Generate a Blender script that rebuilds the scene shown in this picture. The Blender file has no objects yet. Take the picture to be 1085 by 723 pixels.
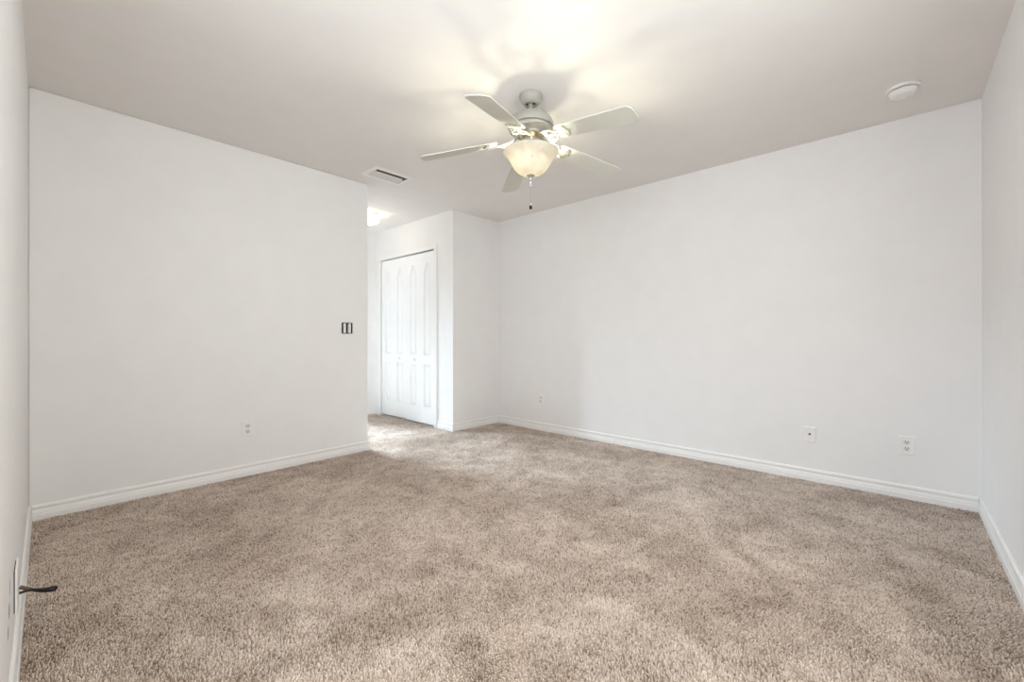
import bpy, bmesh, math, random
from mathutils import Matrix, Vector

random.seed(4)
PI = math.pi
R = math.radians
SC = bpy.context.scene
COL = SC.collection

# ------------------------------------------------------------------ tuning: camera, daylight, exposure
H = 2.44                                                # ceiling height
XD, XB, XE, XA = -0.0716, 3.7144, 3.0086, 1.989         # near-left wall, right wall, closet front, end of the left wall
YC, YA, YF, YG = -0.3608, 3.605, 3.6232, 5.2757         # near-right wall, left wall, closet return, hall end
T = 0.12
ZF = -0.009                                             # backing of the carpet; its pile ends near z = 0
CAM_H, YAW = 1.0282, 0.7396

cam_data = bpy.data.cameras.new('camera')
cam_data.sensor_width = 36.0
cam_data.lens = 449.37 * 36.0 / 1085.0
cam_data.shift_y = -3.49 / 1085.0
cam_data.clip_start = 0.01
cam = bpy.data.objects.new('camera', cam_data)
COL.objects.link(cam)
cam.location = (0, 0, CAM_H)
cam.rotation_euler = (PI / 2, 0, YAW - PI / 2)
SC.camera = cam

WORLD_STRENGTH = 0.3
FAN_BULB = 345.0
HALL_GLOW = 7.0
SC.view_settings.view_transform = 'Standard'
SC.view_settings.look = 'None'
SC.view_settings.gamma = 1.0
SC.view_settings.use_curve_mapping = False
SC.view_settings.exposure = 0.12
try:
    SC.cycles.use_denoising = True
    SC.cycles.max_bounces = 14
    SC.cycles.diffuse_bounces = 10
    SC.cycles.transmission_bounces = 8
    SC.cycles.transparent_max_bounces = 12
    SC.cycles.sample_clamp_indirect = 8.0
except Exception:
    pass

world = bpy.data.worlds.new('sky')
SC.world = world
world.use_nodes = True
bg = world.node_tree.nodes['Background']
bg.inputs['Color'].default_value = (0.93, 0.965, 1.0, 1)
bg.inputs['Strength'].default_value = WORLD_STRENGTH


DAY_C, DAY_D, DAY_G = 43.0, 40.0, 1650.0                 # daylight at two added, unseen windows and the hall door (W)
DAY_C_COL, DAY_D_COL, DAY_G_COL = (1.0, 0.99, 0.985), (0.89, 0.90, 1.0), (0.66, 0.82, 1.0)


def daylight(name, loc, rot, sx, sy, watts, color):
    """the sky's light arriving at a window: a lamp just outside the glass"""
    l = bpy.data.lights.new(name, 'AREA')
    l.shape = 'RECTANGLE'
    l.size, l.size_y = sx, sy
    l.energy, l.color = watts, color
    o = bpy.data.objects.new(name, l)
    COL.objects.link(o)
    o.location, o.rotation_euler = loc, rot
    return o


WIN_C = (0.25, 1.65, 0.95, 2.05)        # added, unseen window in the near-right wall: x0, x1, z0, z1
WIN_D = (0.30, 1.30, 1.05, 2.1)        # added, unseen window in the near-left wall: y0, y1, z0, z1
DOOR_G = (1.35, 2.15, ZF, 2.05)       # glazed door at the hall end: x0, x1, z0, z1
daylight('added_daylight_near_right', ((WIN_C[0] + WIN_C[1]) / 2, YC - T - 0.02, (WIN_C[2] + WIN_C[3]) / 2), (PI / 2, 0, 0), WIN_C[1] - WIN_C[0], WIN_C[3] - WIN_C[2], DAY_C, DAY_C_COL)  # lamp added to brighten the room through the unseen near-right window
daylight('added_daylight_near_left', (XD - T - 0.02, (WIN_D[0] + WIN_D[1]) / 2, (WIN_D[2] + WIN_D[3]) / 2), (0, -PI / 2, 0), WIN_D[3] - WIN_D[2], WIN_D[1] - WIN_D[0], DAY_D, DAY_D_COL)  # lamp added behind the unseen near-left window, to light the far walls
G_POS, G_AIM = Vector((1.72, YG + 1.5, 2.80)), Vector((2.15, 3.9, 0.0))     # sky over the hall door, falling steeply inwards
daylight('daylight_hall', G_POS, (G_AIM - G_POS).to_track_quat('-Z', 'Y').to_euler(), 1.5, 1.6, DAY_G, DAY_G_COL)


# ------------------------------------------------------------------ materials
def principled(name, color, rough=0.5, metal=0.0, spec=0.5):
    m = bpy.data.materials.new(name)
    m.use_nodes = True
    b = m.node_tree.nodes['Principled BSDF']
    b.inputs['Base Color'].default_value = (*color, 1)
    b.inputs['Roughness'].default_value = rough
    b.inputs['Metallic'].default_value = metal
    b.inputs['Specular IOR Level'].default_value = spec
    return m, m.node_tree.nodes, m.node_tree.links, b


def painted(name, color, rough=0.5, bump=0.0, scale=200.0, var=0.02, spec=0.3, metal=0.0):
    """paint with a faint mottling and orange-peel bump"""
    m, n, l, b = principled(name, color, rough, metal, spec)
    tc = n.new('ShaderNodeTexCoord')
    nz = n.new('ShaderNodeTexNoise')
    nz.inputs['Scale'].default_value = 6.0
    nz.inputs['Detail'].default_value = 3.0
    l.new(tc.outputs['Object'], nz.inputs['Vector'])
    rp = n.new('ShaderNodeMapRange')
    rp.inputs['From Min'].default_value = 0.3
    rp.inputs['From Max'].default_value = 0.7
    rp.inputs['To Min'].default_value = 1 - var
    rp.inputs['To Max'].default_value = 1 + var
    l.new(nz.outputs['Fac'], rp.inputs['Value'])
    mx = n.new('ShaderNodeVectorMath')
    mx.operation = 'SCALE'
    mx.inputs[0].default_value = color
    l.new(rp.outputs['Result'], mx.inputs['Scale'])
    l.new(mx.outputs['Vector'], b.inputs['Base Color'])
    if bump:
        nb = n.new('ShaderNodeTexNoise')
        nb.inputs['Scale'].default_value = scale
        nb.inputs['Detail'].default_value = 2.0
        l.new(tc.outputs['Object'], nb.inputs['Vector'])
        bp = n.new('ShaderNodeBump')
        bp.inputs['Strength'].default_value = bump
        bp.inputs['Distance'].default_value = 0.002
        l.new(nb.outputs['Fac'], bp.inputs['Height'])
        l.new(bp.outputs['Normal'], b.inputs['Normal'])
    return m


def scuffed_wall():
    """wall paint with two dark chips by the loose plate"""
    m = painted('scuffed_wall_paint', WALL, 0.6, 0.12, 90.0, 0.012)
    n, l = m.node_tree.nodes, m.node_tree.links
    b = n['Principled BSDF']
    src = b.inputs['Base Color'].links[0].from_socket
    g = n.new('ShaderNodeNewGeometry')
    prev = src
    for (y, z, ry, rz) in ((1.84, 0.262, 0.034, 0.026), (1.795, 0.222, 0.030, 0.020), (1.87, 0.315, 0.018, 0.03)):
        sub = n.new('ShaderNodeVectorMath'); sub.operation = 'SUBTRACT'
        sub.inputs[1].default_value = (0, y, z)
        l.new(g.outputs['Position'], sub.inputs[0])
        mul = n.new('ShaderNodeVectorMath'); mul.operation = 'MULTIPLY'
        mul.inputs[1].default_value = (0, 1 / ry, 1 / rz)
        l.new(sub.outputs['Vector'], mul.inputs[0])
        nz = n.new('ShaderNodeTexNoise'); nz.inputs['Scale'].default_value = 60.0
        l.new(g.outputs['Position'], nz.inputs['Vector'])
        add = n.new('ShaderNodeVectorMath'); add.operation = 'LENGTH'
        l.new(mul.outputs['Vector'], add.inputs[0])
        mt = n.new('ShaderNodeMath'); mt.operation = 'ADD'
        l.new(add.outputs['Value'], mt.inputs[0]); l.new(nz.outputs['Fac'], mt.inputs[1])
        mr = n.new('ShaderNodeMapRange')
        mr.inputs['From Min'].default_value = 1.0; mr.inputs['From Max'].default_value = 1.5
        mr.inputs['To Min'].default_value = 0.85; mr.inputs['To Max'].default_value = 0.0
        l.new(mt.outputs['Value'], mr.inputs['Value'])
        mx = n.new('ShaderNodeMix'); mx.data_type = 'RGBA'
        l.new(mr.outputs['Result'], mx.inputs['Factor'])
        l.new(prev, mx.inputs['A'])
        mx.inputs['B'].default_value = (0.10, 0.10, 0.105, 1)
        prev = mx.outputs['Result']
    l.new(prev, b.inputs['Base Color'])
    return m


def carpet_material(name, backing=False):
    """beige yarn: every tuft its own shade, over patches where the nap was brushed another way"""
    m, n, l, b = principled(name, (0.5, 0.42, 0.36), 0.9, 0, 0.08)
    g = n.new('ShaderNodeNewGeometry')
    P = g.outputs['Position']

    def noise(scale, detail, rough=0.5, dist=0.0):
        t = n.new('ShaderNodeTexNoise')
        t.inputs['Scale'].default_value = scale
        t.inputs['Detail'].default_value = detail
        t.inputs['Roughness'].default_value = rough
        t.inputs['Distortion'].default_value = dist
        l.new(P, t.inputs['Vector'])
        return t.outputs['Fac']

    def remap(s, a, bb, c, d):
        r = n.new('ShaderNodeMapRange')
        r.inputs['From Min'].default_value, r.inputs['From Max'].default_value = a, bb
        r.inputs['To Min'].default_value, r.inputs['To Max'].default_value = c, d
        l.new(s, r.inputs['Value'])
        return r.outputs['Result']

    def add(a, c):
        k = n.new('ShaderNodeMath'); k.operation = 'ADD'
        for i, s in enumerate((a, c)):
            if isinstance(s, (int, float)): k.inputs[i].default_value = s
            else: l.new(s, k.inputs[i])
        return k.outputs['Value']

    ramp = n.new('ShaderNodeValToRGB')
    e = ramp.color_ramp.elements
    e[0].position, e[0].color = 0.0, (CARPET_DARK[0], CARPET_DARK[1], CARPET_DARK[2], 1)
    e[1].position, e[1].color = 1.0, (CARPET_LIGHT[0], CARPET_LIGHT[1], CARPET_LIGHT[2], 1)
    v = remap(noise(2.6, 5.0, 0.66, 0.8), 0.36, 0.64, -0.145, 0.15)
    v = add(v, remap(noise(8.0, 4.0, 0.65, 0.5), 0.36, 0.64, -0.115, 0.11))
    if backing:
        v = add(v, 0.25)
    else:
        v = add(v, remap(g.outputs['Random Per Island'], 0.0, 1.0, 0.36, 0.80))
        v = add(v, remap(g.outputs['Random Per Island'], 0.0, 0.22, -0.30, 0.0))
    l.new(v, ramp.inputs['Fac'])
    l.new(ramp.outputs['Color'], b.inputs['Base Color'])
    return m


def glow(name, color, strength):
    m, n, l, b = principled(name, (0.9, 0.88, 0.84), 0.35)
    b.inputs['Emission Color'].default_value = (*color, 1)
    b.inputs['Emission Strength'].default_value = strength
    return m


def frosted_glass(name):
    """alabaster-like lamp glass: lets light through, scattered, with a faint swirl"""
    m = bpy.data.materials.new(name)
    m.use_nodes = True
    n, l = m.node_tree.nodes, m.node_tree.links
    n.clear()
    out = n.new('ShaderNodeOutputMaterial')
    tr = n.new('ShaderNodeBsdfTranslucent')
    df = n.new('ShaderNodeBsdfDiffuse')
    gl = n.new('ShaderNodeBsdfGlossy')
    gl.inputs['Roughness'].default_value = 0.25
    nz = n.new('ShaderNodeTexNoise')
    nz.inputs['Scale'].default_value = 9.0
    nz.inputs['Detail'].default_value = 5.0
    nz.inputs['Distortion'].default_value = 1.4
    tc = n.new('ShaderNodeTexCoord')
    l.new(tc.outputs['Object'], nz.inputs['Vector'])
    ramp = n.new('ShaderNodeValToRGB')
    ramp.color_ramp.elements[0].position = 0.3
    ramp.color_ramp.elements[0].color = (0.46, 0.42, 0.36, 1)
    ramp.color_ramp.elements[1].position = 0.7
    ramp.color_ramp.elements[1].color = (0.84, 0.79, 0.71, 1)
    l.new(nz.outputs['Fac'], ramp.inputs['Fac'])
    l.new(ramp.outputs['Color'], tr.inputs['Color'])
    df.inputs['Color'].default_value = (0.62, 0.60, 0.56, 1)
    m1 = n.new('ShaderNodeMixShader'); m1.inputs['Fac'].default_value = 0.55
    l.new(tr.outputs[0], m1.inputs[1]); l.new(df.outputs[0], m1.inputs[2])
    m2 = n.new('ShaderNodeMixShader'); m2.inputs['Fac'].default_value = 0.05
    l.new(m1.outputs[0], m2.inputs[1]); l.new(gl.outputs[0], m2.inputs[2])
    l.new(m2.outputs[0], out.inputs['Surface'])
    return m


def clear_glass(name):
    m = bpy.data.materials.new(name)
    m.use_nodes = True
    n, l = m.node_tree.nodes, m.node_tree.links
    n.clear()
    out = n.new('ShaderNodeOutputMaterial')
    t = n.new('ShaderNodeBsdfTransparent')
    t.inputs['Color'].default_value = (0.96, 0.98, 0.97, 1)
    g = n.new('ShaderNodeBsdfGlossy'); g.inputs['Roughness'].default_value = 0.02
    mx = n.new('ShaderNodeMixShader'); mx.inputs['Fac'].default_value = 0.05
    l.new(t.outputs[0], mx.inputs[1]); l.new(g.outputs[0], mx.inputs[2])
    l.new(mx.outputs[0], out.inputs['Surface'])
    return m


WALL = (0.83, 0.82, 0.81)
CARPET_DARK, CARPET_LIGHT = (0.30, 0.212, 0.150), (0.96, 0.84, 0.74)
M = {
    'wall': painted('white_wall_paint', WALL, 0.6, 0.12, 90.0, 0.012),
    'ceiling': painted('white_ceiling_paint', (0.80, 0.775, 0.75), 0.85, 0.10, 120.0, 0.012, 0.1),
    'trim': painted('semi_gloss_trim_paint', (0.85, 0.835, 0.815), 0.32, 0, 1, 0.008),
    'door': painted('white_door_paint', (0.86, 0.855, 0.85), 0.4, 0.04, 160.0, 0.008),
    'carpet': carpet_material('carpet_backing', True),
    'pile': carpet_material('beige_carpet_yarn'),
    'fan': painted('shade_greyed_white_enamel', (0.35, 0.34, 0.305), 0.35, 0, 1, 0.01, 0.5),  # white fan metal, greyed to stand in for shade on its upper parts
    'blade': painted('off_white_blade_laminate', (0.62, 0.61, 0.535), 0.45, 0.03, 60, 0.03, 0.35),
    'brass': painted('dull_brass', (0.42, 0.33, 0.17), 0.35, 0, 1, 0.05, 0.5, 0.85),
    'nickel': painted('brushed_nickel', (0.55, 0.53, 0.50), 0.35, 0, 1, 0.03, 0.5, 0.9),
    'black': painted('black_plastic', (0.012, 0.012, 0.013), 0.4, 0, 1, 0.1),
    'dark': painted('dark_cavity', (0.025, 0.024, 0.022), 0.8, 0, 1, 0.1),
    'duct': painted('shade_darkened_duct', (0.05, 0.045, 0.038), 0.8, 0, 1, 0.15),  # colour darkened to stand in for the shade inside the duct
    'plate': painted('white_plate_plastic', (0.84, 0.83, 0.81), 0.3, 0, 1, 0.01, 0.5),
    'socket': painted('cream_socket_plastic', (0.74, 0.72, 0.68), 0.35, 0, 1, 0.01, 0.5),
    'detector': painted('detector_plastic', (0.83, 0.82, 0.80), 0.4, 0, 1, 0.01, 0.4),
    'louver': painted('grey_white_louver', (0.74, 0.715, 0.68), 0.5, 0, 1, 0.03),
    'tan': painted('brown_sheath', (0.15, 0.095, 0.06), 0.5, 0, 1, 0.1),
    'bulb': glow('lit_bulb', (1.0, 0.95, 0.72), FAN_BULB),
    'unlit': painted('white_bulb_glass', (0.85, 0.84, 0.82), 0.3, 0, 1, 0.01),
    'hall_glass': glow('lit_frosted_dome', (1.0, 0.84, 0.66), HALL_GLOW),
    'shade': frosted_glass('frosted_bowl_glass'),
    'glass': clear_glass('clear_pane'),
}
M['scuffed'] = scuffed_wall()


# ------------------------------------------------------------------ mesh helpers
def bx(bm, x0, x1, y0, y1, z0, z1):
    v = [bm.verts.new((x, y, z)) for x in (x0, x1) for y in (y0, y1) for z in (z0, z1)]
    for f in ((0, 1, 3, 2), (4, 6, 7, 5), (0, 4, 5, 1), (2, 3, 7, 6), (0, 2, 6, 4), (1, 5, 7, 3)):
        bm.faces.new([v[i] for i in f])


def lathe(bm, prof, seg=48, cx=0, cy=0):
    rings = []
    for r, z in prof:
        if r < 1e-6:
            rings.append([bm.verts.new((cx, cy, z))])
        else:
            rings.append([bm.verts.new((cx + r * math.cos(2 * PI * i / seg), cy + r * math.sin(2 * PI * i / seg), z)) for i in range(seg)])
    for a, b in zip(rings, rings[1:]):
        if len(a) == 1 and len(b) == 1:
            continue
        for i in range(seg):
            j = (i + 1) % seg
            if len(a) == 1: bm.faces.new((a[0], b[i], b[j]))
            elif len(b) == 1: bm.faces.new((a[i], b[0], a[j]))
            else: bm.faces.new((a[i], b[i], b[j], a[j]))


def tube(bm, pts, rad, seg=8, flat=1.0):
    """round (or flattened) bar along a polyline with capped ends"""
    pts = [Vector(p) for p in pts]
    rads = rad if isinstance(rad, (list, tuple)) else [rad] * len(pts)
    rings = []
    prev = None
    for i, p in enumerate(pts):
        t = (pts[min(i + 1, len(pts) - 1)] - pts[max(i - 1, 0)]).normalized()
        ref = Vector((0, 0, 1)) if abs(t.z) < 0.95 else Vector((1, 0, 0))
        if prev is not None and abs(t.dot(prev)) < 0.99:
            ref = prev
        s = t.cross(ref).normalized()
        u = s.cross(t).normalized()
        prev = u
        rings.append([bm.verts.new(p + s * rads[i] * math.cos(2 * PI * k / seg) + u * rads[i] * flat * math.sin(2 * PI * k / seg)) for k in range(seg)])
    for a, b in zip(rings, rings[1:]):
        for k in range(seg):
            j = (k + 1) % seg
            bm.faces.new((a[k], b[k], b[j], a[j]))
    bm.faces.new(rings[0]); bm.faces.new(rings[-1][::-1])


def prism(bm, outline, z0, z1):
    a = [bm.verts.new((x, y, z0)) for x, y in outline]
    b = [bm.verts.new((x, y, z1)) for x, y in outline]
    n = len(outline)
    bm.faces.new(a[::-1]); bm.faces.new(b)
    for i in range(n):
        j = (i + 1) % n
        bm.faces.new((a[i], a[j], b[j], b[i]))


def spline(ctrl, n=8):
    """Catmull-Rom through control points"""
    c = [Vector(p) for p in ctrl]
    c = [c[0] * 2 - c[1]] + c + [c[-1] * 2 - c[-2]]
    out = []
    for i in range(1, len(c) - 2):
        for k in range(n):
            t = k / n
            out.append(0.5 * ((2 * c[i]) + (c[i + 1] - c[i - 1]) * t + (2 * c[i - 1] - 5 * c[i] + 4 * c[i + 1] - c[i + 2]) * t * t + (3 * c[i] - c[i - 1] - 3 * c[i + 1] + c[i + 2]) * t ** 3))
    out.append(c[-2])
    return out


def obj(name, bm, mat, parent=None, smooth=False, bevel=0.0, angle=35, bseg=2):
    bmesh.ops.remove_doubles(bm, verts=bm.verts, dist=1e-5)
    bmesh.ops.recalc_face_normals(bm, faces=bm.faces)
    me = bpy.data.meshes.new(name)
    bm.to_mesh(me)
    bm.free()
    me.materials.append(mat)
    o = bpy.data.objects.new(name, me)
    COL.objects.link(o)
    if parent:
        o.parent = parent
    if smooth:
        for p in me.polygons:
            p.use_smooth = True
        try:
            me.set_sharp_from_angle(angle=R(angle))
        except Exception:
            pass
    if bevel:
        bv = o.modifiers.new('bevel', 'BEVEL')
        bv.width = bevel
        bv.segments = bseg
        bv.limit_method = 'ANGLE'
        bv.angle_limit = R(40)
    return o


def tag(o, label=None, cat=None, group=None, kind=None):
    if label: o['label'] = label
    if cat: o['category'] = cat
    if group: o['group'] = group
    if kind: o['kind'] = kind
    return o


def empty(name, loc, rot=(0, 0, 0)):
    o = bpy.data.objects.new(name, None)
    o.empty_display_size = 0.05
    COL.objects.link(o)
    o.location, o.rotation_euler = loc, rot
    return o


def struct(name, bm, mat, label, cat, bevel=0.0):
    return tag(obj(name, bm, mat, None, False, bevel), label, cat, None, 'structure')


def panel_with_holes(bm, axis, c0, c1, u0, u1, v0, v1, holes):
    """slab between c0 and c1 on the given axis; holes are (u0, u1, v0, v1) openings"""
    us = sorted({u0, u1, *[h[0] for h in holes], *[h[1] for h in holes]})
    vs = sorted({v0, v1, *[h[2] for h in holes], *[h[3] for h in holes]})
    us = [u for u in us if u0 <= u <= u1]
    vs = [v for v in vs if v0 <= v <= v1]

    def solid(i, j):
        if i < 0 or j < 0 or i >= len(us) - 1 or j >= len(vs) - 1:
            return False
        cu, cv = (us[i] + us[i + 1]) / 2, (vs[j] + vs[j + 1]) / 2
        return not any(h[0] < cu < h[1] and h[2] < cv < h[3] for h in holes)

    def P(c, u, v):
        return {'x': (c, u, v), 'y': (u, c, v), 'z': (u, v, c)}[axis]

    def face(*pts):
        bm.faces.new([bm.verts.new(p) for p in pts])

    for i in range(len(us) - 1):
        for j in range(len(vs) - 1):
            if not solid(i, j):
                continue
            a, b, c, d = us[i], us[i + 1], vs[j], vs[j + 1]
            for k in (c0, c1):
                face(P(k, a, c), P(k, b, c), P(k, b, d), P(k, a, d))
            if not solid(i - 1, j): face(P(c0, a, c), P(c1, a, c), P(c1, a, d), P(c0, a, d))
            if not solid(i + 1, j): face(P(c0, b, c), P(c1, b, c), P(c1, b, d), P(c0, b, d))
            if not solid(i, j - 1): face(P(c0, a, c), P(c1, a, c), P(c1, b, c), P(c0, b, c))
            if not solid(i, j + 1): face(P(c0, a, d), P(c1, a, d), P(c1, b, d), P(c0, b, d))


# ------------------------------------------------------------------ the room shell
X0, X1, Y0, Y1 = XD - T, XB + T, YC - T, YG + T
bm = bmesh.new()
bx(bm, X0, X1, Y0, Y1, -0.1, ZF)
floor = struct('floor', bm, M['carpet'], 'beige speckled cut pile carpet covering the whole floor', 'carpet')

# the pile: a few hundred thousand leaning yarn tufts, one mesh
import numpy as np


def carpet_pile(sp=0.0074):
    rng = np.random.default_rng(11)
    regs = [(XD + 0.0145, XB - 0.0145, YC + 0.0145, YA - 0.0145), (XA - 0.05, XE + 0.10, YA - 0.0145, YG - 0.0145), (XE + 0.10, XB - 0.0145, YA - 0.0145, YF - 0.0145)]
    pts = []
    for (a, b, c, d) in regs:
        gx, gy = np.meshgrid(np.arange(a, b, sp), np.arange(c, d, sp * 0.866))
        gx = gx + (np.arange(gx.shape[0]) % 2)[:, None] * sp * 0.5
        p = np.stack([gx.ravel(), gy.ravel()], 1) + rng.uniform(-0.42, 0.42, (gx.size, 2)) * sp
        keep = (p[:, 0] > a) & (p[:, 0] < b) & (p[:, 1] > c) & (p[:, 1] < d)
        # none inside the closet wall, the wall end or the baseboards
        keep &= ~((p[:, 0] > XE - 0.016) & (p[:, 1] > YF - 0.016) & ((p[:, 1] < CY0) | (p[:, 1] > CY1)))
        keep &= ~((p[:, 0] < XA + 0.016) & (p[:, 1] > YA - 0.016) & (p[:, 1] < YA + T + 0.016))
        pts.append(p[keep])
    p = np.concatenate(pts)
    n = len(p)
    th = rng.uniform(0, 2 * np.pi, n)
    ln = rng.uniform(0.0, 0.0036, n)
    h = rng.uniform(0.0055, 0.0105, n)
    r0 = rng.uniform(0.0027, 0.0040, n)
    rot = rng.uniform(0, 2 * np.pi, n)
    # the nap leans one way in some patches and another way elsewhere
    nap = 0.0016 * np.sin(p[:, 0] * 5.1 + 1.7 * np.sin(p[:, 1] * 3.3)) + 0.0010 * np.sin(p[:, 1] * 7.3 + 2.1 * np.sin(p[:, 0] * 4.1))
    V = np.zeros((n, 9, 3))
    for lvl, (f, k) in enumerate(((0.0, 0.80), (0.70, 1.0), (1.0, 0.60))):
        for q in range(3):
            a = rot + q * 2 * np.pi / 3 + lvl * 0.5
            V[:, lvl * 3 + q, 0] = p[:, 0] + np.cos(a) * r0 * k + (np.cos(th) * ln + nap) * f
            V[:, lvl * 3 + q, 1] = p[:, 1] + np.sin(a) * r0 * k + (np.sin(th) * ln + nap) * f
            V[:, lvl * 3 + q, 2] = ZF + h * f
    quads = []
    for lvl in range(2):
        for q in range(3):
            j = (q + 1) % 3
            quads.append((lvl * 3 + q, lvl * 3 + j, lvl * 3 + 3 + j, lvl * 3 + 3 + q))
    base = (np.arange(n) * 9)[:, None]
    Q = (np.array(quads).reshape(-1)[None, :] + base)            # n x 24
    Tn = (np.array([6, 7, 8])[None, :] + base)                  # n x 3
    loops = np.concatenate([Q, Tn], 1).astype(np.int32).ravel()
    sizes = np.tile(np.array([4] * 6 + [3], np.int32), n)
    starts = np.concatenate([[0], np.cumsum(sizes)[:-1]]).astype(np.int32)
    me = bpy.data.meshes.new('carpet_pile')
    me.vertices.add(n * 9)
    me.vertices.foreach_set('co', V.astype(np.float32).ravel())
    me.loops.add(len(loops))
    me.loops.foreach_set('vertex_index', loops)
    me.polygons.add(len(sizes))
    me.polygons.foreach_set('loop_start', starts)
    me.update(calc_edges=True)
    me.materials.append(M['pile'])
    o = bpy.data.objects.new('carpet_pile', me)
    COL.objects.link(o)
    o.parent = floor
    return tag(o, 'beige cut pile yarn', None, None, 'stuff')


CY0, CY1, CZ = 3.945, 5.108, 2.052                        # the closet opening
carpet_pile()

VX0, VX1, VY0, VY1 = 1.856, 2.160, 3.210, 3.390           # the air register's opening
bm = bmesh.new()
panel_with_holes(bm, 'z', H, H + 0.1, X0, X1, Y0, Y1, [(VX0, VX1, VY0, VY1)])
struct('ceiling', bm, M['ceiling'], 'smooth white ceiling over the room and hall', 'ceiling')

SWX0, SWX1, SWZ0, SWZ1 = 1.742, 1.838, 1.065, 1.160       # the open switch box
bm = bmesh.new()
panel_with_holes(bm, 'y', YA, YA + T, XD, XA, ZF, H, [(SWX0, SWX1, SWZ0, SWZ1)])
struct('wall_left', bm, M['wall'], 'white wall on the left that ends at the hall opening', 'wall', 0.010)

bm = bmesh.new()
bx(bm, XB, X1, Y0, Y1, ZF, H)
struct('wall_right', bm, M['wall'], 'long bare white wall on the right side of the room', 'wall')

bm = bmesh.new()
panel_with_holes(bm, 'y', YC - T, YC, XD, XB, ZF, H, [WIN_C])
struct('wall_near_right', bm, M['wall'], 'white wall seen edge on at the right border', 'wall')

bm = bmesh.new()
panel_with_holes(bm, 'x', XD - T, XD, Y0, Y1, ZF, H, [WIN_D])
struct('wall_near_left', bm, M['scuffed'], 'white wall seen edge on at the left border, scuffed low down', 'wall')

bm = bmesh.new()
panel_with_holes(bm, 'y', YG, YG + T, XD, XB, ZF, H, [DOOR_G])
struct('wall_hall_end', bm, M['wall'], 'sliver of white wall at the far end of the hall', 'wall')

bm = bmesh.new()
panel_with_holes(bm, 'x', XE, XE + 0.1, YF, YG, ZF, H, [(CY0, CY1, ZF, CZ)])
bx(bm, XE + 0.1, XB, YF, YF + 0.1, ZF, H)
struct('wall_closet', bm, M['wall'], 'white wall corner that juts out around the closet', 'wall', 0.0)

# baseboards: a moulded profile swept along each wall with mitred corners
PROF = [(0, ZF), (0.0150, ZF), (0.0150, 0.027), (0.0138, 0.030), (0.0100, 0.031), (0.0100, 0.034), (0.0125, 0.035), (0.0112, 0.042), (0.0080, 0.052),
        (0.0068, 0.060), (0.0098, 0.0625), (0.0110, 0.066), (0.0105, 0.074), (0.0080, 0.080), (0.0045, 0.083), (0, 0.083)]


def baseboard(name, path, side, label):
    """path runs along the wall face; side = +1 puts the board to the left of travel"""
    pts = [Vector((x, y)) for x, y in path]
    bm = bmesh.new()
    rings = []
    for i, p in enumerate(pts):
        nrm = []
        for a, b in ((i - 1, i), (i, i + 1)):
            if 0 <= a and b < len(pts):
                d = (pts[b] - pts[a]).normalized()
                nrm.append(Vector((-d.y, d.x)) * side)
        m = nrm[0] if len(nrm) == 1 else (nrm[0] + nrm[1]) / (1 + nrm[0].dot(nrm[1]))
        rings.append([bm.verts.new((p.x + m.x * o, p.y + m.y * o, z)) for o, z in PROF])
    for a, b in zip(rings, rings[1:]):
        for k in range(len(PROF)):
            j = (k + 1) % len(PROF)
            bm.faces.new((a[k], b[k], b[j], a[j]))
    bm.faces.new(rings[0]); bm.faces.new(rings[-1][::-1])
    return tag(obj(name, bm, M['trim']), label, 'baseboard', None, 'structure')


BT = 0.0145
baseboard('baseboard_left', [(XD + BT, YA), (XA, YA), (XA, YA + T), (XD + BT, YA + T)], -1, 'white moulded baseboard along the left wall and around its end')
baseboard('baseboard_right', [(XB, YC + BT), (XB, YF)], 1, 'long white moulded baseboard along the right wall')
baseboard('baseboard_closet', [(XB - BT, YF), (XE, YF), (XE, CY0 - 0.056)], 1, 'short white baseboard around the corner beside the closet doors')
baseboard('baseboard_near_right', [(WIN_C[0] - 0.6, YC), (XB, YC)], 1, 'white baseboard rising towards the right border')
baseboard('baseboard_near_left', [(XD, YC + BT), (XD, YA)], -1, 'white baseboard running down the left border')
baseboard('baseboard_hall_end', [(DOOR_G[1] + 0.06, YG), (XE, YG)], -1, 'sliver of white baseboard at the hall end')

# door casing around the closet
CW, CT = 0.050, 0.018
bm = bmesh.new()
bx(bm, XE - CT, XE, CY0 - CW, CY0, ZF, CZ + CW)
bx(bm, XE - CT, XE, CY1, CY1 + CW, ZF, CZ + CW)
bx(bm, XE - CT, XE, CY0, CY1, CZ, CZ + CW)
struct('trim_1', bm, M['trim'], 'white casing framing the closet doors', 'door casing', 0.003)


# two windows added for their daylight, and the glazed hall door (all out of the picture)
def glazing(root, axis, c, u0, u1, v0, v1, bars_u, bars_v, depth=0.05, fw=0.045):
    def P(bm, a0, a1, b0, b1, d0, d1):
        if axis == 'y': bx(bm, a0, a1, c + d0, c + d1, b0, b1)
        else: bx(bm, c + d0, c + d1, a0, a1, b0, b1)
    h = depth / 2
    bm = bmesh.new()
    P(bm, u0, u0 + fw, v0, v1, -h, h); P(bm, u1 - fw, u1, v0, v1, -h, h)
    P(bm, u0 + fw, u1 - fw, v0, v0 + fw, -h, h); P(bm, u0 + fw, u1 - fw, v1 - fw, v1, -h, h)
    for t in bars_u:
        u = u0 + (u1 - u0) * t
        P(bm, u - 0.018, u + 0.018, v0 + fw, v1 - fw, -h * .7, h * .7)
    for t in bars_v:
        v = v0 + (v1 - v0) * t
        P(bm, u0 + fw, u1 - fw, v - 0.018, v + 0.018, -h * .7, h * .7)
    obj('window_frame', bm, M['trim'], root, bevel=0.003)
    bm = bmesh.new()
    P(bm, u0 + fw * .8, u1 - fw * .8, v0 + fw * .8, v1 - fw * .8, -0.002, 0.002)
    obj('pane', bm, M['glass'], root)


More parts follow.
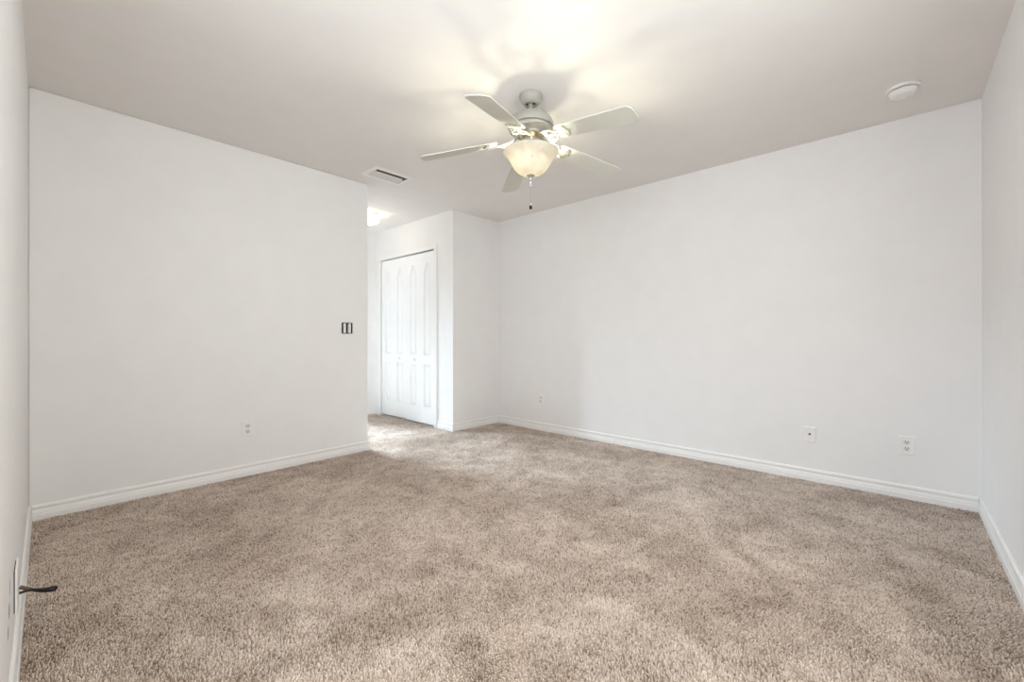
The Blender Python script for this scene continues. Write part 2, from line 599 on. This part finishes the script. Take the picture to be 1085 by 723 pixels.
w1 = tag(empty('added_window_1', (0, 0, 0)), 'unseen white framed window added for daylight in the wall on the right border', 'window', None, 'structure')
glazing(w1, 'y', YC - T / 2, WIN_C[0], WIN_C[1], WIN_C[2], WIN_C[3], [0.5], [])
w2 = tag(empty('added_window_2', (0, 0, 0)), 'unseen white framed window added for daylight in the wall on the left border', 'window', None, 'structure')
glazing(w2, 'x', XD - T / 2, WIN_D[0], WIN_D[1], WIN_D[2], WIN_D[3], [], [0.5])
d3 = tag(empty('door_3', (0, 0, 0)), 'glazed white door at the hall end', 'door', None, 'structure')
glazing(d3, 'y', YG + T / 2, DOOR_G[0], DOOR_G[1], 0.005, DOOR_G[3], [], [])


# ------------------------------------------------------------------ closet: two bifold doors of two leaves each
def inset(poly, d):
    n = len(poly)
    out = []
    for i in range(n):
        p0, p1, p2 = Vector(poly[i - 1]), Vector(poly[i]), Vector(poly[(i + 1) % n])
        d1, d2 = (p1 - p0).normalized(), (p2 - p1).normalized()
        n1, n2 = Vector((-d1.y, d1.x)), Vector((-d2.y, d2.x))
        m = (n1 + n2) / (1 + n1.dot(n2))
        out.append((p1.x + m.x * d, p1.y + m.y * d))
    return out


def leaf_mesh(w, z0, z1, th):
    """moulded door leaf; local x = depth (0 front), y across from -w/2 to w/2"""
    bm = bmesh.new()
    pw = 0.067
    low = [(-pw, 0.205), (pw, 0.205), (pw, 0.712), (-pw, 0.712)]
    up = [(-pw, 0.818), (pw, 0.818), (pw, 1.800), (pw * 0.93, 1.825), (pw * 0.62, 1.858), (pw * 0.34, 1.892), (0, 1.915),
          (-pw * 0.34, 1.892), (-pw * 0.62, 1.858), (-pw * 0.93, 1.825), (-pw, 1.800)]
    outer = [(-w / 2, z0), (w / 2, z0), (w / 2, z1), (-w / 2, z1)]
    edges = []

    def ring(poly, x):
        vs = [bm.verts.new((x, y, z)) for y, z in poly]
        return vs

    def loop_edges(vs):
        return [bm.edges.new((vs[i], vs[(i + 1) % len(vs)])) for i in range(len(vs))]
    ro = ring(outer, 0)
    edges += loop_edges(ro)
    prs = []
    for poly in (low, up):
        r0 = ring(poly, 0)
        edges += loop_edges(r0)
        prs.append((poly, r0))
    bmesh.ops.triangle_fill(bm, use_beauty=True, use_dissolve=False, edges=edges)
    for poly, r0 in prs:
        prev = r0
        for d, x in ((0.003, 0.017), (0.011, 0.018), (0.030, 0.0015)):
            r = ring(inset(poly, d), x)
            for i in range(len(r)):
                j = (i + 1) % len(r)
                bm.faces.new((prev[i], prev[j], r[j], r[i]))
            prev = r
        bm.faces.new(prev)
    rb = ring(outer, th)
    for i in range(4):
        j = (i + 1) % 4
        bm.faces.new((ro[i], ro[j], rb[j], rb[i]))
    bm.faces.new(rb[::-1])
    return bm


LW = (CY1 - CY0 - 0.020) / 4
leaf_y = [CY1 - 0.013 - LW * (k + 0.5) for k in range(4)]
leaf_y = [leaf_y[0], leaf_y[1] + 0.0015, leaf_y[2] - 0.0035, leaf_y[3] - 0.0035]
for n_, (ks, knob_y, knob_z, lab, dx, zb) in enumerate((
        ((0, 1), 4.665, 0.766, 'far white bifold closet door with arched panels, nearer the hall end', 0.003, 0.020),
        ((2, 3), 4.335, 0.760, 'near white bifold closet door with arched panels, beside the wall corner', 0.0, 0.014))):
    root = tag(empty('door_%d' % (n_ + 1), (XE + dx, (leaf_y[ks[0]] + leaf_y[ks[1]]) / 2, 0)), lab, 'closet door', 'bifold closet doors', 'structure')
    for k in ks:
        lf = obj('door_leaf', leaf_mesh(LW - 0.002, zb, 2.038 - 0.002 * n_, 0.030), M['door'], root)
        lf.location = (0, leaf_y[k] - root.location.y, 0)
        if abs(leaf_y[k] - knob_y) < LW / 2:
            bm = bmesh.new()
            lathe(bm, [(0, 0), (0.010, 0), (0.008, 0.008), (0.009, 0.013), (0.016, 0.018), (0.0175, 0.024), (0.014, 0.030), (0.006, 0.033), (0, 0.033)], 24)
            kb = obj('knob', bm, M['trim'], lf, True)
            kb.rotation_euler = (0, -PI / 2, 0)
            kb.location = (0, knob_y - leaf_y[k], knob_z)

# ------------------------------------------------------------------ ceiling fan
FX, FY = 1.898, 1.584
fan = tag(empty('ceiling_fan', (FX, FY, H)), 'white five blade ceiling fan with lit frosted glass bowl', 'ceiling fan')


def fan_part(name, prof, mat, seg=56, angle=35):
    bm = bmesh.new()
    lathe(bm, [(r, z - H) for r, z in prof], seg)
    return obj(name, bm, mat, fan, True, angle=angle)


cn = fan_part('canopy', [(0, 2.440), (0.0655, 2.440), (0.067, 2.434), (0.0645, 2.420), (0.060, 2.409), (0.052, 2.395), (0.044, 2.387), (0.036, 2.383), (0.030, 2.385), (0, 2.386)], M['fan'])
for k in range(3):                                       # dark hanger slots round the rod
    a = 0.6 + k * 2 * PI / 3
    bm = bmesh.new()
    bx(bm, 0.017, 0.030, -0.006, 0.006, 2.3805 - H, 2.3865 - H)
    s = obj('hanger_slot', bm, M['dark'], cn, bevel=0.0015)
    s.rotation_euler = (0, 0, a)
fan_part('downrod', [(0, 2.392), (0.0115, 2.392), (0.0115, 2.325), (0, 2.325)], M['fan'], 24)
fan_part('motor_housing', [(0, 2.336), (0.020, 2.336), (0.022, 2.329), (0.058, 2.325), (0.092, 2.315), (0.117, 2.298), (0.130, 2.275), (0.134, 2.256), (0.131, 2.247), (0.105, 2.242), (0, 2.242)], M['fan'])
# ribbed rotor ring under the housing
bm = bmesh.new()
seg = 72
prof = [(0, 2.243), (0.122, 2.243), (0.125, 2.237), (0.121, 2.228), (0.100, 2.2235), (0.094, 2.2255), (0.072, 2.214), (0.068, 2.205), (0, 2.205)]
lathe(bm, [(r, z - H) for r, z in prof], seg)
for k in range(48):
    a = 2 * PI * k / 48
    c, s = math.cos(a), math.sin(a)
    tube(bm, [(0.112 * c, 0.112 * s, 2.2285 - H), (0.074 * c, 0.074 * s, 2.2145 - H)], 0.0016, 5)
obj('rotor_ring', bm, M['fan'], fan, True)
fan_part('hub', [(0, 2.207), (0.052, 2.207), (0.054, 2.203), (0.050, 2.192), (0.046, 2.186), (0.046, 2.176), (0, 2.176)], M['brass'], 40)
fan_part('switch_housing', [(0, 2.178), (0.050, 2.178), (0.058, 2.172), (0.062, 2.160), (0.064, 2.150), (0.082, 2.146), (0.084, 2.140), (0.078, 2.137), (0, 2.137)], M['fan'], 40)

AZ0, DROOP, PITCH, BZ = 3.44977, R(7.7), R(-12), 2.187 - H


def blade_frame(k):
    return Matrix.Translation((0, 0, BZ)) @ Matrix.Rotation(AZ0 + k * 2 * PI / 5, 4, 'Z') @ Matrix.Rotation(DROOP, 4, 'Y') @ Matrix.Rotation(PITCH, 4, 'X')


def rounded(pts, rad, n=5):
    out = []
    m = len(pts)
    for i in range(m):
        p0, p1, p2 = Vector(pts[i - 1]), Vector(pts[i]), Vector(pts[(i + 1) % m])
        r = rad[i]
        a, b = p1 + (p0 - p1).normalized() * r, p1 + (p2 - p1).normalized() * r
        for q in range(n + 1):
            t = q / n
            out.append(tuple(a * (1 - t) ** 2 + p1 * 2 * t * (1 - t) + b * t * t))
    return out


BLADE = rounded([(0.195, -0.052), (0.640, -0.0665), (0.662, -0.040), (0.662, 0.040), (0.640, 0.0665), (0.195, 0.052)], [0.012, 0.012, 0.012, 0.012, 0.012, 0.012])
for k in range(5):
    F = blade_frame(k)
    bm = bmesh.new()
    prism(bm, BLADE, 0.0, 0.006)
    b = obj('blade', bm, M['blade'], fan, bevel=0.0015)
    b.matrix_local = F
    # cast scroll bracket under the blade
    bm = bmesh.new()
    for s in (-1, 1):
        scroll = spline([(0.070, 0.010 * s, 0.030), (0.092, 0.018 * s, 0.012), (0.112, 0.040 * s, -0.006), (0.142, 0.050 * s, -0.012),
                         (0.170, 0.040 * s, -0.009), (0.186, 0.020 * s, -0.006), (0.205, 0.014 * s, -0.005), (0.226, 0.024 * s, -0.004), (0.244, 0.040 * s, -0.004)], 6)
        tube(bm, scroll, 0.0062, 8, 0.75)
        curl = spline([(0.112, 0.040 * s, -0.006), (0.122, 0.024 * s, -0.006), (0.138, 0.020 * s, -0.008), (0.146, 0.030 * s, -0.009), (0.138, 0.036 * s, -0.009)], 5)
        tube(bm, curl, 0.0042, 7, 0.8)
    tube(bm, spline([(0.068, 0, 0.032), (0.086, 0, 0.014), (0.110, 0, -0.002), (0.150, 0, -0.008), (0.196, 0, -0.006)], 6), 0.0070, 8, 0.7)
    pad = rounded([(0.190, -0.014), (0.222, -0.030), (0.252, -0.048), (0.266, -0.030), (0.262, -0.012), (0.286, 0.0), (0.262, 0.012), (0.266, 0.030), (0.252, 0.048), (0.222, 0.030), (0.190, 0.014)],
                  [0.006, 0.01, 0.012, 0.008, 0.006, 0.010, 0.006, 0.008, 0.012, 0.01, 0.006], 4)
    prism(bm, pad, -0.0055, -0.0002)
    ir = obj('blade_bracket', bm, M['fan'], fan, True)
    ir.matrix_local = F
    for (sx, sy) in ((0.251, -0.034), (0.251, 0.034), (0.268, 0.0)):
        bm = bmesh.new()
        lathe(bm, [(0, -0.0050), (0.0055, -0.0050), (0.0050, -0.0075), (0, -0.0088)], 12)
        sc = obj('screw', bm, M['nickel'], ir, True)
        sc.location = (sx, sy, 0)

# light kit: bell-shaped frosted bowl, bulbs, finial, pull chains
outer = [(0.1605, 2.108), (0.1600, 2.1035), (0.1545, 2.0955), (0.1430, 2.0850), (0.1310, 2.0725), (0.1210, 2.0580), (0.1120, 2.0400), (0.1005, 2.0190), (0.0840, 1.9990), (0.0620, 1.9830), (0.0350, 1.9740), (0.0, 1.971)]
inner = [(0.0, 1.976), (0.0335, 1.979), (0.0595, 1.988), (0.0800, 2.0030), (0.0965, 2.0220), (0.1080, 2.0420), (0.1170, 2.0600), (0.1275, 2.0755), (0.1405, 2.0890), (0.1530, 2.0995), (0.1580, 2.108), (0.1605, 2.108)]
bowl = fan_part('glass_bowl', outer + inner, M['shade'], 72, 60)
fan_part('bowl_stem', [(0, 2.14), (0.006, 2.14), (0.006, 1.968), (0, 1.968)], M['nickel'], 12)
for (lat, dep, lit) in ((-0.031, -0.030, True), (0.031, 0.030, True)):
    bxx = 0.6740 * lat + 0.7388 * dep
    byy = -0.7388 * lat + 0.6740 * dep
    bm = bmesh.new()
    lathe(bm, [(0, 2.024 - H), (0.010, 2.026 - H), (0.018, 2.034 - H), (0.0215, 2.046 - H), (0.018, 2.060 - H), (0.012, 2.074 - H), (0.010, 2.084 - H), (0, 2.084 - H)], 20)
    bl = obj('bulb', bm, M['bulb'] if lit else M['unlit'], fan, True)
    bl.location = (bxx, byy, 0)
    if lit: bl['label'] = 'lit warm bulb'
    bm = bmesh.new()
    lathe(bm, [(0, 2.083 - H), (0.013, 2.083 - H), (0.015, 2.092 - H), (0.014, 2.140 - H), (0, 2.140 - H)], 16)
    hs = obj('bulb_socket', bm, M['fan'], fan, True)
    hs.location = (bxx, byy, 0)
fan_part('finial', [(0, 1.9745), (0.0230, 1.9735), (0.0235, 1.9690), (0.0160, 1.9640), (0.0080, 1.9615), (0.0075, 1.956), (0.0095, 1.9520), (0.0080, 1.9470), (0.0, 1.9450)], M['nickel'], 28)


def chain(name, x, y, z_top, z_bot, beads, fob):
    bm = bmesh.new()
    tube(bm, [(x, y, z_top - H), (x, y, z_bot - H)], 0.0010, 6)
    z = z_top - 0.004
    while z > z_bot:
        lathe(bm, [(0, z + 0.0016 - H), (0.0016, z - H), (0, z - 0.0016 - H)], 6, x, y)
        z -= 0.0042
    c = obj(name, bm, M['nickel'], fan, True)
    for zc, r in beads:
        bm = bmesh.new()
        lathe(bm, [(0, zc + r - H), (r * .7, zc + r * .7 - H), (r, zc - H), (r * .7, zc - r * .7 - H), (0, zc - r - H)], 14, x, y)
        obj('bead', bm, M['plate'], c, True)
    bm = bmesh.new()
    lathe(bm, [(fr, z_bot + fz - H) for fr, fz in fob], 16, x, y)
    f = obj('fob', bm, M['black'] if len(beads) else M['nickel'], c, True)
    if beads: f['label'] = 'small black pull fob'
    return c


chain('pull_chain', 0.0, 0.0, 1.946, 1.800, [(1.932, 0.0062), (1.915, 0.0055), (1.806, 0.0050)], [(0, 0.0), (0.006, -0.001), (0.0085, -0.008), (0.0085, -0.020), (0.004, -0.024), (0, -0.024)])
cdx, cdy = -0.7388 * 0.166, -0.6740 * 0.166               # second chain hangs in front of the bowl
bm = bmesh.new()
tube(bm, spline([(-0.7388 * 0.060, -0.6740 * 0.060, 2.150 - H), (-0.7388 * 0.12, -0.6740 * 0.12, 2.142 - H), (cdx * .98, cdy * .98, 2.124 - H), (cdx, cdy, 2.110 - H)], 5), 0.0011, 6)
obj('chain_lead', bm, M['nickel'], fan, True)
chain('pull_chain', cdx, cdy, 2.112, 2.020, [], [(0, 0.004), (0.003, 0.002), (0.0042, -0.004), (0.003, -0.010), (0, -0.011)])

# ------------------------------------------------------------------ hall ceiling light
HX, HY = 2.46, 4.47
hl = tag(empty('ceiling_light', (HX, HY, H)), 'small glowing dome light on the hall ceiling, partly behind the left wall', 'ceiling light')
bm = bmesh.new()
lathe(bm, [(0, 0), (0.118, 0), (0.120, -0.006), (0.116, -0.022), (0.108, -0.028), (0, -0.028)], 48)
obj('base', bm, M['trim'], hl, True)
bm = bmesh.new()
lathe(bm, [(0.104, -0.026), (0.124, -0.034), (0.132, -0.050), (0.128, -0.072), (0.108, -0.096), (0.072, -0.112), (0.030, -0.119), (0, -0.120)], 48)
obj('glass_dome', bm, M['hall_glass'], hl, True)
bm = bmesh.new()
lathe(bm, [(0, -0.118), (0.009, -0.119), (0.010, -0.126), (0.005, -0.132), (0, -0.133)], 16)
obj('finial', bm, M['nickel'], hl, True)

# ------------------------------------------------------------------ air register in the ceiling
vent = tag(empty('ceiling_vent', ((VX0 + VX1) / 2, (VY0 + VY1) / 2, H)), 'white louvred air vent in the ceiling above the hall opening', 'vent')
hx, hy = (VX1 - VX0) / 2, (VY1 - VY0) / 2
bm = bmesh.new()
fr = 0.036
rings = []
for ex, z in ((fr, 0.0), (fr, -0.002), (0.012, -0.009), (0.003, -0.009), (-0.003, -0.006), (-0.003, 0.010)):
    rings.append([bm.verts.new((sx * (hx + ex), sy * (hy + ex), z)) for sx, sy in ((-1, -1), (1, -1), (1, 1), (-1, 1))])
for a, b in zip(rings, rings[1:]):
    for i in range(4):
        j = (i + 1) % 4
        bm.faces.new((a[i], a[j], b[j], b[i]))
obj('vent_frame', bm, M['trim'], vent)
bm = bmesh.new()
g = 0.0015
bx(bm, -hx + g, -hx + g + .002, -hy + g, hy - g, 0.0, 0.14); bx(bm, hx - g - .002, hx - g, -hy + g, hy - g, 0.0, 0.14)
bx(bm, -hx + g, hx - g, -hy + g, -hy + g + .002, 0.0, 0.14); bx(bm, -hx + g, hx - g, hy - g - .002, hy - g, 0.0, 0.14)
bx(bm, -hx + g, hx - g, -hy + g, hy - g, 0.138, 0.14)
obj('duct', bm, M['duct'], vent)
lou = [(-0.068, 23, 0.008), (-0.046, 23, 0.008), (0.002, -30, 0.028), (0.027, -30, 0.028), (0.052, -30, 0.028), (0.076, -30, 0.028)]
for (ly, ang, wid) in lou:
    bm = bmesh.new()
    pts = []
    for q in range(6):
        t = q / 5 - 0.5
        pts.append((t * wid, 0.10 * wid * (1 - 4 * t * t)))
    for (a, b) in zip(pts, pts[1:]):
        bx_ = [(a[0], a[1]), (b[0], b[1]), (b[0], b[1] + 0.0012), (a[0], a[1] + 0.0012)]
        va = [bm.verts.new((-hx + 0.003, y, z)) for y, z in bx_]
        vb = [bm.verts.new((hx - 0.003, y, z)) for y, z in bx_]
        for i in range(4):
            j = (i + 1) % 4
            bm.faces.new((va[i], va[j], vb[j], vb[i]))
    o = obj('louver', bm, M['louver'], vent)
    o.location = (0, ly, 0.004)
    o.rotation_euler = (R(ang), 0, 0)

# ------------------------------------------------------------------ smoke detector
sd = tag(empty('smoke_detector', (3.262, -0.016, H)), 'round white smoke detector on the ceiling near the right corner', 'smoke detector')
bm = bmesh.new()
lathe(bm, [(0, 0), (0.074, 0), (0.0755, -0.004), (0.074, -0.011), (0.070, -0.0145), (0, -0.0145)], 48)
obj('base', bm, M['detector'], sd, True)
bm = bmesh.new()
lathe(bm, [(0, -0.0140), (0.0575, -0.0140), (0.0575, -0.0190), (0, -0.0190)], 48)
obj('air_gap', bm, M['dark'], sd, True)
bm = bmesh.new()
lathe(bm, [(0, -0.0185), (0.0620, -0.0185), (0.0625, -0.022), (0.059, -0.034), (0.051, -0.042), (0.038, -0.0455), (0, -0.047)], 48)
cv = obj('cover', bm, M['detector'], sd, True)
bm = bmesh.new()
bx(bm, -0.011, 0.011, -0.003, 0.003, -0.0485, -0.046)
bt = obj('test_button', bm, M['socket'], cv, bevel=0.001)
bt.location = (0.018, -0.022, 0)
bt.rotation_euler = (0, 0, R(40))


# ------------------------------------------------------------------ wall plates: local x across, z up, -y out of the wall
def plate_mesh(w, h, th=0.006):
    bm = bmesh.new()
    rings = []
    for (i, y) in ((0, 0), (0, -th * 0.45), (0.003, -th * 0.85), (0.007, -th)):
        rings.append([bm.verts.new((sx * (w / 2 - i), y, sz * (h / 2 - i))) for sx, sz in ((-1, -1), (1, -1), (1, 1), (-1, 1))])
    for a, b in zip(rings, rings[1:]):
        for k in range(4):
            j = (k + 1) % 4
            bm.faces.new((a[k], a[j], b[j], b[k]))
    bm.faces.new(rings[0][::-1]); bm.faces.new(rings[-1])
    return bm


def screw(parent, x, y, z):
    bm = bmesh.new()
    lathe(bm, [(0, 0), (0.0034, 0), (0.0030, 0.0010), (0, 0.0015)], 12)
    s = obj('screw', bm, M['plate'], parent, True)
    s.rotation_euler = (PI / 2, 0, 0)
    s.location = (x, y, z)
    return s


def duplex(loc, rz, w, h, label, socket='socket'):
    root = tag(empty('wall_outlet', loc, (0, 0, rz)), label, 'outlet', 'white duplex outlets low on the walls')
    obj('cover_plate', plate_mesh(w, h), M['plate'], root)
    for dz in (0.0205, -0.0205):
        bm = bmesh.new()
        pts = []
        for i in range(28):
            a = 2 * PI * i / 28
            pts.append((0.0172 * math.cos(a), max(-0.0138, min(0.0138, 0.0172 * math.sin(a)))))
        va = [bm.verts.new((x, -0.0055, z)) for x, z in pts]
        vb = [bm.verts.new((x, -0.0082, z)) for x, z in pts]
        for i in range(28):
            j = (i + 1) % 28
            bm.faces.new((va[i], va[j], vb[j], vb[i]))
        bm.faces.new(va); bm.faces.new(vb[::-1])
        rc = obj('receptacle', bm, M[socket], root)
        rc.location = (0, 0, dz)
        for (sx, sz, ww, hh) in ((-0.0066, 0.004, 0.0034, 0.0098), (0.0066, 0.004, 0.0034, 0.0084)):
            bm = bmesh.new()
            bx(bm, sx - ww / 2, sx + ww / 2, -0.0086, -0.0080, sz - hh / 2, sz + hh / 2)
            obj('slot', bm, M['dark'], rc)
        bm = bmesh.new()
        lathe(bm, [(0, 0), (0.0033, 0), (0.0033, 0.0006), (0, 0.0006)], 12)
        gslot = obj('slot', bm, M['dark'], rc)
        gslot.rotation_euler = (PI / 2, 0, 0)
        gslot.location = (0, -0.0080, -0.0072)
    screw(root, 0, -0.006, 0)
    return root


duplex((1.012, YA, 0.347), 0, 0.082, 0.118, 'white duplex outlet low on the left wall')
duplex((XB, 2.949, 0.340), -PI / 2, 0.078, 0.122, 'small white duplex outlet at the far end of the right wall')
duplex((XB, -0.037, 0.337), -PI / 2, 0.080, 0.120, 'white duplex outlet on the right wall nearest the right corner')

cx_ = tag(empty('cable_outlet', (XB, 0.476, 0.329), (0, 0, -PI / 2)), 'white cable plate with one dark jack, left of the corner outlet', 'wall plate')
obj('cover_plate', plate_mesh(0.072, 0.112), M['plate'], cx_)
bm = bmesh.new()
lathe(bm, [(0, 0), (0.0068, 0), (0.0068, 0.0030), (0.0045, 0.0030), (0.0045, 0.0090), (0, 0.0090)], 16)
jk = obj('coaxial_jack', bm, M['black'], cx_, True)
jk.rotation_euler = (PI / 2, 0, 0)
jk.location = (0, -0.006, 0.004)
screw(cx_, 0, -0.006, 0.042); screw(cx_, 0, -0.006, -0.042)

# open switch box in the end of the left wall: two toggle switches without their plate
sw = tag(empty('light_switch', ((SWX0 + SWX1) / 2, YA, (SWZ0 + SWZ1) / 2)), 'uncovered double light switch with dark gaps on the left wall', 'light switch')
bw, bh = (SWX1 - SWX0) / 2 - 0.001, (SWZ1 - SWZ0) / 2 - 0.001
bm = bmesh.new()
bx(bm, -bw, -bw + .002, 0.001, 0.07, -bh, bh); bx(bm, bw - .002, bw, 0.001, 0.07, -bh, bh)
bx(bm, -bw, bw, 0.001, 0.07, -bh, -bh + .002); bx(bm, -bw, bw, 0.001, 0.07, bh - .002, bh)
bx(bm, -bw, bw, 0.068, 0.07, -bh, bh)
obj('switch_box', bm, M['black'], sw)
for sx in (-0.0225, 0.0235):
    bm = bmesh.new()
    bx(bm, -0.0105, 0.0105, -0.001, 0.030, -0.040, 0.040)
    body = obj('switch', bm, M['plate'], sw, bevel=0.002)
    body.location = (sx, 0, 0)
    bm = bmesh.new()
    bm.free()
    for dz in (0.046, -0.046):
        bm = bmesh.new()
        bx(bm, -0.0085, 0.0085, -0.0012, 0.0006, dz - 0.008, dz + 0.008)
        obj('mounting_ear', bm, M['nickel'], body, bevel=0.0006)
    bm = bmesh.new()
    bx(bm, -0.0042, 0.0042, -0.012, 0.0, 0.000, 0.010)
    tg = obj('toggle', bm, M['plate'], body, bevel=0.0015)
    tg.rotation_euler = (R(-18), 0, 0)

# loose cable plate low on the near-left wall, with a black cable looped out of it
cp = tag(empty('cable_plate', (XD, 2.125, 0.218), (0, 0, PI / 2)), 'loose white plate low on the left border wall with black cable', 'wall plate')
pl = obj('cover_plate', plate_mesh(0.118, 0.146, 0.006), M['plate'], cp)
pl.location = (0, -0.0028, 0)
bm = bmesh.new()
bx(bm, -0.052, 0.052, -0.0028, 0.0, -0.066, 0.066)
obj('mud_ring', bm, M['dark'], cp)
cb = tag(empty('cable', (XD + 0.011, 2.125, 0.205), (0, 0, PI / 2)), 'black cable folded into a loop, poking out of the loose plate', 'cable')
bm = bmesh.new()
tube(bm, spline([(-0.012, 0, -0.008), (-0.006, -0.022, -0.010), (0.000, -0.048, -0.021), (0.003, -0.066, -0.026), (0.006, -0.076, -0.028), (0.012, -0.082, -0.034), (0.018, -0.078, -0.043), (0.018, -0.062, -0.040), (0.015, -0.042, -0.030), (0.013, -0.024, -0.016)], 6), 0.0042, 10)
obj('cord', bm, M['black'], cb, True)
bm = bmesh.new()
tube(bm, spline([(0.012, 0, 0.002), (0.012, -0.008, -0.004), (0.013, -0.018, -0.012), (0.013, -0.024, -0.016)], 5), 0.0056, 10)
obj('sheath', bm, M['tan'], cb, True)['label'] = 'brown stub of outer sheath'
